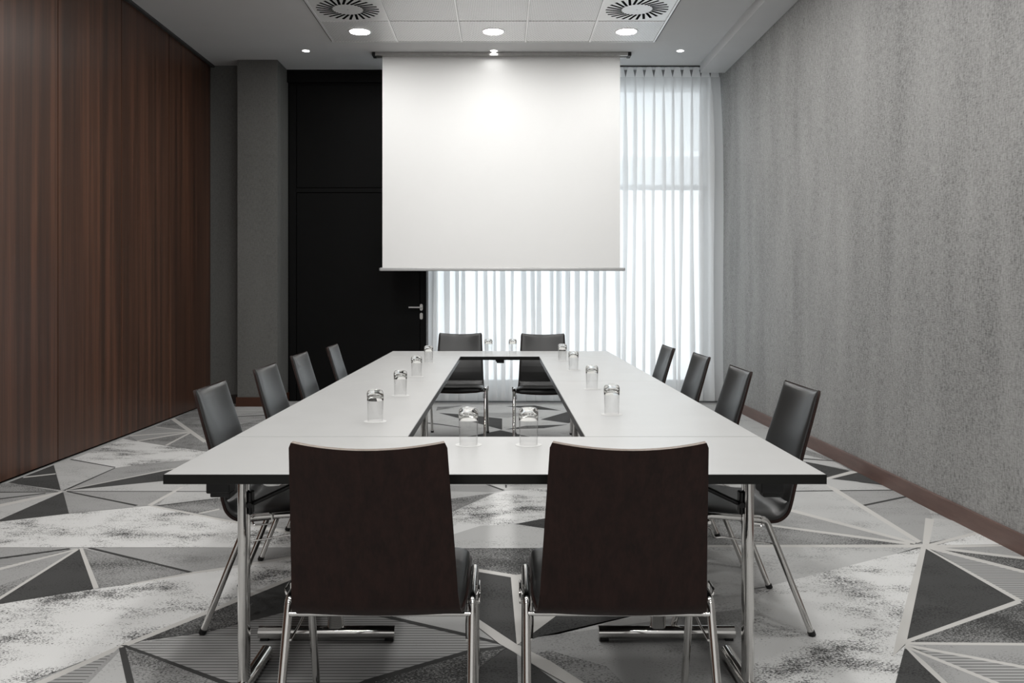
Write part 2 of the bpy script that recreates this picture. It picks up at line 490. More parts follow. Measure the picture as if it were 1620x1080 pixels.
POLY = [
 # back left
 ('W', [(150,712),(195,694),(325,712),(372,722),(372,735),(235,733),(182,740),(112,727)]),
 ('M', [(205,690),(250,672),(275,662),(302,682),(325,700),(340,716),(262,705),(195,694)]),
 ('M', [(275,662),(308,648),(345,642),(345,700),(325,698)]),
 ('ML', [(245,675),(302,682),(217,697),(205,689)]),
 ('l', [(270,663),(276,661),(327,697),(322,700)]),
 ('l', [(246,674.5),(246,675.5),(302,682.5),(302,681.5)]),
 ('l', [(205,688.5),(205,690),(302,683),(302,682)]),
 ('l', [(216,697),(219,698),(302,684),(302,682)]),
 ('l', [(261,704),(264,705),(304,684),(301,683)]),
 ('L', [(300,640),(345,639),(460,639),(440,650),(345,650)]),
 ('ML', [(375,660),(420,656),(480,652),(480,668),(400,668),(378,668)]),
 ('M', [(378,671),(395,668),(412,668),(440,672),(420,690),(384,690)]),
 ('M', [(395,667),(425,661),(480,656),(480,664),(430,667)]),
 ('d', [(372,659.5),(372,658.6),(420,656),(420,657)]),
 # hub A
 ('L', [(85,735),(112,726),(182,739.5),(98,776)]),
 ('d', [(110,727),(113,726),(183,738.6),(182,739.6)]),
 ('ML', [(100,776),(182,740),(235,733),(290,728),(380,722),(380,735),(262,744)]),
 ('d', [(100,775.5),(182,739.8),(182,740.8),(104,776)]),
 ('l', [(104,775),(264,742.5),(380,722),(380,725),(264,744.5),(104,777)]),
 ('D', [(103,776),(264,744),(380,723),(380,754),(257,762),(130,774)]),
 ('L', [(103,776),(257,761),(400,750),(400,777),(106,777)]),
 ('D', [(85,735.5),(96,775),(12,763.5),(58,746)]),
 ('l', [(38,754),(88,748.6),(88,750.2),(36,756)]),
 ('M', [(-40,782),(0,767),(12,763),(92,777),(-40,779)]),
 ('ML', [(-40,779),(96,777),(-40,805)]),
 ('d', [(-40,778),(92,777.6),(92,778.6),(-40,779.6)]),
 ('d', [(-40,793),(72,779.6),(72,780.8),(-40,795)]),
 ('L', [(-60,812),(98,779),(0,823),(-60,848)]),
 ('l', [(-40,806),(98,777),(98,780),(-40,811)]),
 ('D', [(98,779),(101,779),(109.5,812),(0,825),(-14,828)]),
 ('ML', [(100,778),(217,800),(237,800),(150,808),(109,812)]),
 ('ML', [(106,777),(400,777),(400,780),(250,799.6),(217,800)]),
 ('L', [(272,778),(400,778),(400,783),(250,799)]),
 ('d', [(106,776.6),(400,777),(400,778),(106,777.6)]),
 ('d', [(104,777.6),(110,777.4),(219,799),(214,800.6)]),
 ('l', [(233,799),(286,770),(290,771),(241,799.5)]),
 ('M', [(250,800),(345,788.5),(470,775),(470,800),(347,806),(314,812)]),
 ('d', [(248,799.6),(345,787.8),(345,788.8),(252,800.6)]),
 ('ML', [(314,812),(347,806),(470,800),(470,838),(375,826)]),
 ('l', [(312,812),(347,804.5),(347,806.5),(316,813)]),
 ('W', [(-60,832),(0,825.5),(108,813),(237,800),(300,812),(375,826),(470,845),(470,866),(-60,866)]),
 ('l', [(237,799),(300,811),(470,843),(470,847),(300,813.5),(237,801)]),
 # hub B
 ('ML', [(-60,867),(112,867),(-60,891)]),
 ('d', [(-60,890),(108,867.4),(112,868.4),(-60,893)]),
 ('S', [(-60,893),(114,869),(-60,915)]),
 ('ML', [(-60,917),(125,868),(0,948),(-60,982)]),
 ('M', [(-60,946),(70,903),(0,947),(-60,980)]),
 ('l', [(-60,913),(122,868),(122,870),(-60,918)]),
 ('D', [(124,869),(127,869),(148,931.6),(0,956),(-14,958)]),
 ('l', [(-60,982),(121,868.5),(125,869.5),(-60,987)]),
 ('M', [(132,868),(305,906),(205,925),(155,931)]),
 ('l', [(125,867),(131,867),(156.5,930),(148,932)]),
 ('ML', [(140,867),(470,866),(470,880),(360,899),(305,906)]),
 ('d', [(138,867),(148,867),(306,905),(303,907.5)]),
 ('W', [(-60,965),(0,956),(150,932),(205,925),(305,906),(360,899),(470,880),(470,912),(330,967),(195,1022),(30,1085),(-70,1120)]),
 ('l', [(205,924),(305,905),(360,897),(470,878),(470,882),(360,901),(305,908),(205,926)]),
 ('D', [(213,1015),(330,968),(470,913),(560,905),(560,950),(458,967),(330,1000)]),
 ('MD', [(213,1015),(330,968),(380,949),(400,955),(370,991),(330,1000)]),
 ('S', [(198,1021),(330,1000),(458,967),(560,950),(600,972),(744,1006),(796,1020),(801,1024),(744,1031),(580,1079),(500,1115),(400,1100),(360,1080)]),
 ('S', [(190,1024),(124,1088),(40,1091)]),
 ('l', [(34,1090),(192,1020),(330,965),(470,909),(470,914),(330,971),(196,1025),(60,1087)]),
 ('L', [(188,1026),(130,1090),(210,1095)]),
 ('ML', [(190,1023),(193,1027),(136,1085),(126,1085)]),
 ('M', [(198,1025),(380,1090),(215,1100)]),
 ('d', [(188,1026),(198,1023),(216,1095),(203,1095)]),
 ('d', [(190,1021),(200,1021),(380,1086),(366,1089)]),
 # centre strip between the two near chairs
 ('L', [(640,770),(940,770),(940,868),(640,868)]),
 ('ML', [(640,768),(771,768),(798,776),(781,779),(640,776)]),
 ('d', [(769,767),(775,767),(799,775.6),(795,776.4)]),
 ('d', [(799,767),(802,767),(801.5,772),(799.5,772)]),
 ('M', [(782,780),(700,791),(650,798),(650,835),(716,810)]),
 ('W', [(782,781),(800,777),(860,772),(940,770),(940,806),(816,829),(760,832),(716,846),(650,860),(650,836),(716,811)]),
 ('D', [(815,829.3),(864,820),(940,805),(940,848),(863,836.6)]),
 ('MD', [(600,868),(930,867),(930,885),(832,908),(816,910.5),(756,900.5),(600,880)]),
 ('l', [(600,878),(756,900),(817,910),(816,915),(756,905),(600,884)]),
 ('D', [(600,885),(756,905),(808.5,914),(818,1021),(757,984),(680,938),(600,905)]),
 ('l', [(808,912),(817,910),(834,907),(890,930),(890,968),(823,1018),(817.5,1021)]),
 ('D', [(822,1018),(885,971),(960,915),(1110,925),(1007,972),(851,1008)]),
 ('L', [(1007,972),(1110,925),(1185,930),(1185,962),(851,1009),(826,1018)]),
 ('ML', [(822,1019),(851,1008.5),(1185,962),(1185,1100),(910,1090)]),
 ('M', [(840,1035),(870,1030),(960,1055),(1000,1095),(920,1095)]),
 ('d', [(560,961),(600,971),(744,1004),(796,1018),(794,1021),(744,1009),(596,975),(560,967)]),
 ('MD', [(801,1025),(744,1033),(580,1081),(500,1117),(680,1117),(757,1057)]),
 ('d', [(801,1022),(803,1026),(744,1034),(580,1083),(500,1120),(492,1116),(578,1076),(744,1028)]),
 ('D', [(801,1026),(818,1036),(820,1100),(680,1117),(757,1057)]),
 ('ML', [(818,1036),(830,1042),(833,1100),(820,1100)]),
 ('D', [(829,1043),(850,1057),(905,1098),(832,1100)]),
 ('l', [(757,980),(819,1021),(870,1046),(930,1085),(910,1090),(850,1056),(816,1034),(790,1019),(757,993)]),
 # right fan
 ('L', [(1180,752),(1310,752),(1420,777),(1300,778),(1180,778)]),
 ('M', [(1240,700),(1330,730),(1350,745),(1280,732),(1240,726)]),
 ('L', [(1240,712),(1318,730),(1347,745),(1282,732),(1255,727)]),
 ('d', [(1255,723.8),(1319.5,729),(1322,730.4),(1255,725.6)]),
 ('D', [(1275,731),(1284,733),(1347,746),(1311,756),(1270,765)]),
 ('D', [(1314,757.8),(1360,748),(1400,768),(1385,765.5)]),
 ('l', [(1300,758),(1347,745),(1358,747.5),(1312,758.6)]),
 ('ML', [(1257,778),(1414,776),(1440,790),(1470,808),(1475,822),(1460,860),(1320,777.7)]),
 ('L', [(1182,779),(1320,777),(1455,859),(1445,860),(1249,807),(1182,797)]),
 ('d', [(1182,777.6),(1420,775),(1420,776.4),(1182,779)]),
 ('d', [(1365,799),(1435,784.6),(1438,786.5),(1369,801)]),
 ('ML', [(1182,796),(1249,807),(1445,860),(1435,861),(1198,829),(1182,828)]),
 ('M', [(1120,815),(1198,829),(1440,862),(1120,864)]),
 ('L', [(1100,866),(1458,865),(1400,882),(1300,908),(1215,928),(1100,948)]),
 ('l', [(1305,766),(1323,773),(1458,857),(1452,860),(1315,775)]),
 ('l', [(1180,792),(1249,805),(1448,858),(1448,862),(1247,809),(1180,796)]),
 ('l', [(1180,825),(1200,828),(1440,859),(1440,863),(1198,830.5),(1180,827.5)]),
 ('l', [(1100,863),(1460,862),(1460,867),(1100,866)]),
 ('L', [(1468,860),(1476,820),(1510,824),(1560,846),(1548,843)]),
 ('W', [(1220,927),(1300,907),(1400,881),(1465,866),(1440,960),(1412,1050),(1395,1100),(1185,1100),(1185,938)]),
 ('l', [(1464,820),(1478,822),(1469,866),(1459,866)]),
 ('l', [(1457,866),(1466,866),(1436,1013),(1434,1018),(1412,1040),(1418,1010)]),
 ('W', [(1412,1040),(1434,1020),(1418,1100),(1392,1100)]),
 ('W', [(1484,863),(1548,844),(1587,862)]),
 ('l', [(1466,862),(1546,841.5),(1552,844),(1470,866)]),
 ('ML', [(1480,866),(1587,864),(1680,900),(1680,893)]),
 ('MD', [(1480,868),(1680,891),(1680,917)]),
 ('S', [(1470,868),(1680,918),(1680,990)]),
 ('l', [(1466,863),(1600,862.5),(1600,864.5),(1466,868)]),
 ('l', [(1468,864),(1680,889.5),(1680,893),(1468,868)]),
 ('l', [(1466,864),(1680,918),(1680,923),(1464,868)]),
 ('D', [(1465,868),(1611,951.5),(1435,1013)]),
 ('l', [(1464,866),(1680,985),(1680,999),(1612,954),(1463,868)]),
 ('MD', [(1437,1018),(1612,953),(1680,935),(1680,1021),(1440,1020)]),
 ('l', [(1434,1013),(1612,949),(1616,955),(1434,1019)]),
 ('ML', [(1437,1021),(1680,1022),(1680,1070),(1560,1046)]),
 ('S', [(1438,1023),(1560,1046),(1680,1069),(1680,1120),(1570,1080)]),
 ('ML', [(1436,1026),(1570,1080),(1680,1122),(1520,1100)]),
 ('D', [(1431,1027),(1492,1081),(1510,1100),(1412,1100)]),
 ('l', [(1432,1017),(1680,1019),(1680,1023),(1432,1021)]),
 ('l', [(1432,1020),(1560,1043.5),(1680,1066),(1680,1071),(1558,1047),(1432,1024)]),
 ('l', [(1432,1022),(1572,1078),(1680,1118),(1680,1126),(1566,1081),(1432,1026)]),
 ('l', [(1430,1024),(1435,1025),(1464,1049),(1516,1098),(1506,1098),(1458,1053)]),
 # seen through the opening between the tables
 ('L', [(600,642),(990,641),(990,700),(600,700)]),
 ('M', [(690,650),(692,644),(732,641.5),(729,643)]),
 ('D', [(694,653.6),(735,656),(794.4,662.6),(794.4,680.4)]),
 ('ML', [(735,653),(852,653.5),(803,661.5),(760,658.5)]),
 ('D', [(800,643),(846,641.6),(888,650),(846,648)]),
 ('D', [(897,652),(855,664),(899,670),(930,662)]),
 ('D', [(799,679.8),(832,674),(899,672),(860,678)]),
 ('D', [(792,681),(720,695),(720,715),(860,715),(850,694)]),
 ('d', [(660,667),(700,671.6),(729,676),(729,677),(700,673),(660,668.5)]),
]
bm = new_bm()
def quad_floor(x0, x1, y0, y1, z, mi):
    f = bm.faces.new([bm.verts.new(p) for p in ((x0, y0, z), (x1, y0, z), (x1, y1, z), (x0, y1, z))])
    f.material_index = mi
quad_floor(XL - 0.05, XR + 0.05, YB, YF + 0.1, 0.0, 0)
for i, (k, pts) in enumerate(POLY):
    z = 0.0003 + i * 0.00003
    f = bm.faces.new([bm.verts.new((*fl(px, py), z)) for px, py in pts])
    f.material_index = CKEYS.index(k)
    f.normal_update()
    if f.normal.z < 0:
        f.normal_flip()
me = bpy.data.meshes.new('floor')
bm.to_mesh(me); bm.free()
for k in CKEYS:
    me.materials.append(CARPET[k])
floor = bpy.data.objects.new('floor', me)
COL.objects.link(floor)
floor['kind'] = 'structure'

# ------------------------------------------------------------------ room shell
bm = new_bm(); box(bm, XL - 0.05, XR + 0.15, YB, YF + 0.2, ZC, ZC + 0.12)
struct('ceiling', bm, M_CEIL)
bm = new_bm(); box(bm, 2.17, XR + 0.02, YB, 9.30, 3.64, ZC + 0.02)
struct('trim_1', bm, M_CEIL)                                   # boxed bulkhead over the right wall
bm = new_bm(); box(bm, XR, XR + 0.15, YB, YF + 0.2, -0.02, ZC)
struct('wall_right', bm, M_PAPER)
bm = new_bm(); box(bm, XR - 0.016, XR, YB, 9.40, 0, 0.10, 0.003, 2)
struct('baseboard_right', bm, M_BASEBOARD)
bm = new_bm(); box(bm, XL - 0.3, XR + 0.15, YB - 0.15, YB, -0.02, ZC)
struct('wall_back', bm, M_BACK)
# left: movable partition of veneered panels
bm = new_bm(); box(bm, XL - 0.20, XL - 0.028, YB, YF + 0.2, -0.02, ZC)
wl = struct('wall_left', bm, M_BLACKGAP)
seams = [9.33, 8.17, 7.15, 6.13, 5.11, 4.09, 3.07, 2.05, 1.03, 0.01, -1.0, YB]
for a, b in zip(seams[1:], seams[:-1]):
    bm = new_bm(); box(bm, XL - 0.028, XL, a + 0.005, b - 0.005, 0.018, ZC - 0.02)
    obj('wall_panel', bm, M_WOOD, wl)
bm = new_bm(); box(bm, XL - 0.03, XL + 0.03, YB, 9.38, ZC - 0.022, ZC)
struct('trim_2', bm, plain('track_grey', g(0.05), 0.6))
# far end, from left to right: recess, column, black wall with the door, window wall
bm = new_bm(); box(bm, XL - 0.2, -2.86, 9.38, 9.85, -0.02, ZC)
struct('wall_recess', bm, M_PAPER_DARK)
bm = new_bm(); box(bm, -2.86, -2.43, 9.14, 9.85, -0.02, ZC)
struct('wall_column', bm, M_PAPER_DARK)
bm = new_bm(); box(bm, -2.875, -2.415, 9.124, 9.60, 0, 0.10, 0.003, 2)
struct('baseboard_column', bm, plain('rust_brown_baseboard', (0.055, 0.018, 0.008, 1), 0.45))
bm = new_bm(); box(bm, XL, -2.875, 9.364, 9.38, 0, 0.10, 0.003, 2)
struct('baseboard_recess', bm, plain('dark_brown_baseboard', (0.02, 0.010, 0.007, 1), 0.45))
bm = new_bm()
box(bm, -2.43, -0.86, 9.60, 9.85, 0, ZC)
struct('wall_far', bm, M_BLACK)
bm = new_bm(); box(bm, -2.43, -0.86, 9.545, 9.60, 3.60, ZC)
struct('trim_3', bm, M_BLACK)
# door: frame posts, head, leaf, fixed panel over it
bm = new_bm()
box(bm, -2.41, -2.335, 9.575, 9.60, 0, 3.58, 0.003, 1)
box(bm, -0.93, -0.865, 9.575, 9.60, 0, 3.58, 0.003, 1)
box(bm, -2.335, -0.93, 9.575, 9.60, 2.36, 2.41, 0.003, 1)
door = struct('door_1', bm, M_BLACK)
bm = new_bm(); box(bm, -2.33, -0.934, 9.583, 9.60, 0.008, 2.355, 0.003, 1)
obj('door_leaf', bm, M_BLACK, door)
bm = new_bm(); box(bm, -2.33, -0.934, 9.585, 9.60, 2.415, 3.575, 0.003, 1)
obj('door_panel', bm, M_BLACK, door)
bm = new_bm()
tube(bm, fillet([(-0.918, 9.575, 1.062), (-0.918, 9.52, 1.062), (-1.055, 9.52, 1.062)], 0.02), 0.0105, 12)
h_ = obj('door_handle', bm, M_CHROME_BRUSH, door, 'steel lever handle', smooth=40)
def stadium(w, h, n=10):
    r = w / 2
    pts = []
    for k in range(n + 1):
        a = PI * k / n
        pts.append((r * math.cos(a), h / 2 - r + r * math.sin(a)))
    for k in range(n + 1):
        a = PI + PI * k / n
        pts.append((r * math.cos(a), -(h / 2 - r) + r * math.sin(a)))
    return pts
def vplate(bm, cx, y0, y1, cz, w, h):
    o_ = stadium(w, h)
    lo = [bm.verts.new((cx + a, y0, cz + b)) for a, b in o_]
    hi = [bm.verts.new((cx + a, y1, cz + b)) for a, b in o_]
    bm.faces.new(lo); bm.faces.new(list(reversed(hi)))
    for i in range(len(o_)):
        j = (i + 1) % len(o_)
        bm.faces.new((lo[i], hi[i], hi[j], lo[j]))
bm = new_bm(); vplate(bm, -0.918, 9.566, 9.58, 1.062, 0.034, 0.075)
obj('handle_rosette', bm, M_CHROME_BRUSH, door, 'oval steel rosette')
bm = new_bm(); vplate(bm, -0.918, 9.570, 9.58, 0.962, 0.034, 0.075)
obj('lock_escutcheon', bm, M_CHROME_BRUSH, door, 'oval steel lock plate')
# window wall
WX0, WX1, WZ0, WZ1 = -0.80, 2.335, 0.17, 3.62
bm = new_bm()
box(bm, -0.86, WX0, 9.56, 9.85, 0, ZC)
box(bm, WX1, XR + 0.02, 9.56, 9.85, 0, ZC)
box(bm, WX0, WX1, 9.56, 9.85, 0, WZ0)
box(bm, WX0, WX1, 9.56, 9.85, WZ1, ZC)
struct('wall_window', bm, plain('window_wall_grey', g(0.22), 0.8))
bm = new_bm()
FR = plain('window_frame_grey', g(0.30), 0.5)
for x in (WX0 + 0.03, 0.645, WX1 - 0.03):
    box(bm, x - 0.03, x + 0.03, 9.66, 9.72, WZ0, WZ1)
for z in (WZ0 + 0.03, 2.43, WZ1 - 0.03):
    box(bm, WX0, WX1, 9.66, 9.72, z - 0.03, z + 0.03)
win = struct('window_1', bm, FR)
def mk_pane():
    m = NM('window_glass')
    tr = m.n('ShaderNodeBsdfTransparent')
    tr.inputs['Color'].default_value = (0.95, 0.97, 0.97, 1)
    gl = m.n('ShaderNodeBsdfGlossy'); gl.inputs['Roughness'].default_value = 0.02
    mx = m.n('ShaderNodeMixShader'); mx.inputs[0].default_value = 0.06
    m.l(tr.outputs[0], mx.inputs[1]); m.l(gl.outputs[0], mx.inputs[2])
    m.l(mx.outputs[0], m.out.inputs['Surface'])
    return m.m
M_PANE = mk_pane()
for a, b in ((WX0 + 0.06, 0.615), (0.675, WX1 - 0.06)):
    for c, d in ((WZ0 + 0.06, 2.40), (2.46, WZ1 - 0.06)):
        bm = new_bm(); box(bm, a, b, 9.685, 9.69, c, d)
        obj('glass_pane', bm, M_PANE, win)
# added voile sheets dim the daylight in bands, leaving a bright strip between
for z0, z1, VOILE in ((2.835, 3.52, mk_sheer('dimming_voile', 0.74)), (2.44, 2.775, mk_sheer('dense_dimming_voile', 0.54))):
    bm = new_bm(); box(bm, WX0 + 0.02, WX1 - 0.02, 9.62, 9.622, z0, z1)
    obj('added_voile', bm, VOILE, win)
bm = new_bm(); box(bm, WX0 + 0.02, WX1 - 0.02, 9.615, 9.618, 3.50, 3.60)  # added voile strip that dims the top of the window
obj('added_head_voile', bm, mk_sheer('head_dimming_voile', 0.35), win)

# floor grille in front of the window, its bars across
bm = new_bm()
x = -0.80
box(bm, -0.82, 2.40, 9.335, 9.345, 0, 0.016)
box(bm, -0.82, 2.40, 9.53, 9.54, 0, 0.016)
while x < 2.38:
    box(bm, x, x + 0.007, 9.345, 9.53, 0.004, 0.016)
    x += 0.0165
gr = obj('floor_grille', bm, M_ALU)
tag(gr, 'slatted metal heater grille in the floor under the white curtains', 'grille')
bm = new_bm(); box(bm, -0.82, 2.40, 9.345, 9.53, 0.0035, 0.005)
obj('grille_pit', bm, M_BLACKGAP, gr, 'black gap under the bars')

# ------------------------------------------------------------------ curtains
def curtain(name, xa, xb, npl, label, seed, tail=False):
    rnd = random.Random(seed)
    Y0 = 9.385
    ztop, zpin, zbot = 3.724, 3.612, 0.03
    p = (xb - xa) / npl
    root = thing(name, label, 'curtain', (0, 0, 0), 0, 'white sheer curtains')
    # header: flat tabs with dark gaps that close at the pinch
    bm = new_bm()
    for k in range(npl):
        x0, x1 = xa + k * p, xa + (k + 1) * p
        rows = []
        for j in range(6):
            t = j / 5
            z = ztop + (zpin - ztop) * t
            gap = 0.048 * (1 - t) + 0.0006
            r_ = []
            for i in range(7):
                s = i / 6
                r_.append(bm.verts.new((x0 + gap / 2 + (x1 - x0 - gap) * s, Y0 - 0.008 * math.sin(PI * s), z)))
            rows.append(r_)
        for j in range(5):
            for i in range(6):
                bm.faces.new((rows[j][i], rows[j][i + 1], rows[j + 1][i + 1], rows[j + 1][i]))
    obj('header_tape', bm, M_HEADER, root, 'pinch-pleated heading', smooth=60)
    # drop: flats joined by three-layer folds
    bm = new_bm()
    zs = [zpin + (zbot - zpin) * (j / 34) ** 1.0 for j in range(35)]
    par = []
    for k in range(npl + 1):
        par.append(dict(w=rnd.uniform(0.75, 1.25), a=rnd.uniform(-1, 1), b=rnd.uniform(-1, 1), c=rnd.uniform(-1, 1), ph=rnd.uniform(0, 6)))
    rows = []
    for z in zs:
        t = (zpin - z) / (zpin - zbot)
        pts = []
        for k in range(npl + 1):
            q = par[k]
            w = (0.006 + 0.029 * (1 - math.exp(-t * 9))) * q['w'] * (1 + 0.45 * t * q['b'])
            w *= 1 + 0.25 * math.sin(t * 7 + q['ph'])
            dx = p * 0.30 * t * q['a'] + 0.006 * math.sin(t * 5 + q['ph'])
            dep = (0.008 + 0.045 * (1 - math.exp(-t * 7)))
            if tail and k >= npl - 1:
                w *= 1.5
                dep *= 1.7
            xk = xa + k * p + dx
            if k == 0:
                xk = xa
            if k == npl:
                xk = xb
            # next flat leaves from behind the fold, the last one arrives in front
            if k > 0:
                lx, ly = pts[-1][0], pts[-1][1]
                for s in (0.25, 0.5, 0.75):
                    x_ = lx + (xk + w / 2 - lx) * s
                    y_ = ly + (Y0 - dep / 2 - ly) * s - 0.010 * math.sin(PI * s) * (1 + 0.6 * q['c'] * t)
                    pts.append((x_, y_, z))
                pts.append((xk + w / 2, Y0 - dep / 2, z))
                if k < npl:
                    pts.append((xk + w / 2 + 0.001, Y0 - dep / 2 + 0.006, z))
                    pts.append((xk - w / 2 - 0.001, Y0 - 0.004, z))
            if k < npl:
                pts.append((xk - w / 2 * (0 if k == 0 else 1), Y0 + dep / 2, z))
        rows.append([bm.verts.new(v) for v in pts])
    for j in range(len(rows) - 1):
        for i in range(len(rows[j]) - 1):
            bm.faces.new((rows[j][i], rows[j][i + 1], rows[j + 1][i + 1], rows[j + 1][i]))
    obj('curtain_cloth', bm, M_SHEER, root, smooth=50)
    return root
curtain('sheer_curtain', -0.825, 0.628, 14, 'white sheer pinch-pleat curtain hanging beside the black door, partly behind the screen', 3)
curtain('sheer_curtain', 0.634, 2.405, 17, 'white sheer pinch-pleat curtain hanging next to the grey right wall', 5, True)
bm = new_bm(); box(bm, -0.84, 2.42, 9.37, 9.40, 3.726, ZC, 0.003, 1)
tag(obj('curtain_rail', bm, plain('rail_shadow_grey', g(0.05), 0.5)), 'slim dark curtain rail fixed to the ceiling above the sheer curtains', 'curtain rail')  # rail's dark grey also stands in for the thin shadow line above the header

# ------------------------------------------------------------------ projection screen
ys = 8.90
sc_ = thing('projection_screen', 'large white pull-down projection screen hanging from the ceiling slot', 'projection screen', (0, ys, 1.455))
bm = new_bm(); box(bm, -1.262, 1.235, -0.0008, 0.0008, 0.03, 3.728 - 1.455)
obj('screen_fabric', bm, M_SCREENFAB, sc_)
bm = new_bm(); box(bm, -1.288, 1.283, -0.013, 0.013, 0.0, 0.036, 0.009, 4)
bar = obj('bottom_bar', bm, M_SCREENBAR, sc_, smooth=50)
for s, x in ((-1, -1.288), (1, 1.283)):
    bm = new_bm(); box(bm, min(x, x + s * 0.006), max(x, x + s * 0.006), -0.011, 0.011, 0.003, 0.033, 0.002, 1)
    obj('end_cap', bm, M_ALU, bar)
bm = new_bm()
box(bm, -1.33, 1.31, -0.055, -0.045, 3.708 - 1.455, ZC - 1.455)
box(bm, -1.33, 1.31, -0.055, -0.022, 3.704 - 1.455, 3.709 - 1.455)
box(bm, -1.33, 1.31, 0.03, 0.05, 3.706 - 1.455, ZC - 1.455)
cs = obj('screen_case', bm, M_CHROME_BRUSH, sc_, 'brushed metal housing slot')
for x0, x1 in ((-1.362, -1.33), (1.31, 1.345)):
    bm = new_bm()
    box(bm, x0, x1, -0.06, 0.05, 3.70 - 1.455, ZC - 1.455, 0.003, 1)
    obj('case_end', bm, M_BLACKMETAL, cs, 'black end plate')

# ------------------------------------------------------------------ ceiling panel of metal tiles
PX0, TS, PYB = -1.686, 0.6385, 8.44
ZP = ZC - 0.012
bm = new_bm()
rows_n = 2
for k in range(6):
    x = PX0 + k * TS
    box(bm, x - 0.009, x + 0.009, PYB - rows_n * TS, PYB, ZP - 0.005, ZC - 0.002)
for k in range(rows_n + 1):
    y = PYB - k * TS
    box(bm, PX0, PX0 + 5 * TS, y - 0.005, y + 0.005, ZP - 0.0046, ZC - 0.002)
fr = obj('ceiling_grid', bm, plain('white_grid', g(0.95), 0.35, 0.3, 0.5, 0.02))
tag(fr, 'white metal grid holding the perforated ceiling tiles over the table', 'ceiling grid')
bm = new_bm()
o1, o2 = 0.009, 0.024
x0, x1, y0, y1 = PX0, PX0 + 5 * TS, PYB - rows_n * TS, PYB
box(bm, x0 - o2, x0 - o1, y0, y1 + o2, ZC - 0.004, ZC + 0.001)
box(bm, x1 + o1, x1 + o2, y0, y1 + o2, ZC - 0.004, ZC + 0.001)
box(bm, x0 - o1, x1 + o1, y1 + o1 - 0.003, y1 + o2, ZC - 0.004, ZC + 0.001)
obj('shadow_gap', bm, M_BLACKGAP, fr, 'black shadow gap round the panel')

tile_lab = {
 (0, 0): 'perforated white ceiling tile round the left large downlight',
 (1, 0): 'perforated ceiling tile between the left and middle downlights, nearest the screen',
 (2, 0): 'perforated white ceiling tile round the middle large downlight',
 (3, 0): 'perforated ceiling tile between the middle and right downlights, nearest the screen',
 (4, 0): 'perforated white ceiling tile round the right large downlight',
 (1, 1): 'perforated ceiling tile directly right of the left swirl vent',
 (2, 1): 'perforated ceiling tile midway between the two swirl vents',
 (3, 1): 'perforated ceiling tile directly left of the right swirl vent',
}
bm = new_bm(); box(bm, -TS / 2 + 0.010, TS / 2 - 0.010, -TS / 2 + 0.006, TS / 2 - 0.006, 0, 0.008, 0.0015, 1)
t0 = obj('ceiling_tile', bm, M_PERF)
first = True
for (i, j), lab in tile_lab.items():
    if first:
        t = t0; first = False
    else:
        t = t0.copy(); COL.objects.link(t)
    t.location = (PX0 + (i + 0.5) * TS, PYB - (j + 0.5) * TS, ZP)
    tag(t, lab, 'ceiling tile', 'perforated metal ceiling tiles')

def swirl(i, label):
    r = thing('swirl_diffuser', label, 'air vent', (PX0 + (i + 0.5) * TS, PYB - 1.5 * TS, ZP), 0, 'swirl air vents')
    bm = new_bm(); box(bm, -TS / 2 + 0.010, TS / 2 - 0.010, -TS / 2 + 0.006, TS / 2 - 0.006, 0, 0.008, 0.0015, 1)
    obj('face_plate', bm, M_WHITEMETAL, r)
    bm = new_bm()
    N = 26
    for k in range(N):
        a = 2 * PI * k / N
        # slot runs off-radius, like turbine blades
        p0 = Vector((0.135 * math.cos(a), 0.135 * math.sin(a), 0))
        p1 = Vector((0.275 * math.cos(a + 0.22), 0.275 * math.sin(a + 0.22), 0))
        d = (p1 - p0).normalized(); nn = Vector((-d.y, d.x, 0)) * 0.0115
        prism(bm, [tuple((p0 - nn).xy), tuple((p1 - nn).xy), tuple((p1 + nn).xy), tuple((p0 + nn).xy)], -0.0012, 0.002)
    obj('vent_slots', bm, M_BLACKGAP, r, 'ring of black swirl slots')
    bm = new_bm(); lathe(bm, [(0, -0.0022), (0.006, -0.0020), (0.007, 0.0), (0, 0.001)], 16)
    obj('screw', bm, M_ALU, r)
    return r
swirl(0, 'square white swirl vent in the ceiling near the wood wall')
swirl(4, 'square white swirl vent in the ceiling near the grey wallpapered wall')

M_LAMP = emit('downlight_lens', (1.0, 0.99, 0.972, 1), 120.0)
M_SPOT = emit('spot_lens', (1.0, 0.99, 0.972, 1), 22.0)
def lamp(name, x, y, z, r, lens, label, cat, group):
    t = thing(name, label, cat, (x, y, z), 0, group)
    bm = new_bm()
    lathe(bm, [(r, -0.001), (r, -0.004), (r - 0.003, -0.006), (r * 0.86, -0.006), (r * 0.83, -0.002), (r * 0.83, -0.001)], 40, close=True)
    obj('trim_ring', bm, M_WHITEMETAL, t, smooth=40)
    bm = new_bm()
    lathe(bm, [(0, -0.0045), (r * 0.80, -0.0040), (r * 0.83, -0.0025), (r * 0.83, -0.0015), (0, -0.0012)], 40)
    obj('lens', bm, lens, t, smooth=40)
    return t
for i, w in ((0, 'left'), (2, 'middle'), (4, 'right')):
    lamp('downlight', PX0 + (i + 0.5) * TS, 8.11, ZP, 0.113, M_LAMP,
         'large round recessed downlight, %s one of three in the tiled ceiling panel' % w, 'ceiling light', 'large round downlights')
for x, w in ((-2.04, 'small round spotlight in the grey ceiling above the black wall'),
             (-0.09, 'small round spotlight in the grey ceiling just in front of the screen'),
             (1.845, 'small round spotlight in the grey ceiling before the sheer curtains')):
    lamp('spotlight', x, 8.79, ZC, 0.042, M_SPOT, w, 'ceiling light', 'small ceiling spotlights')

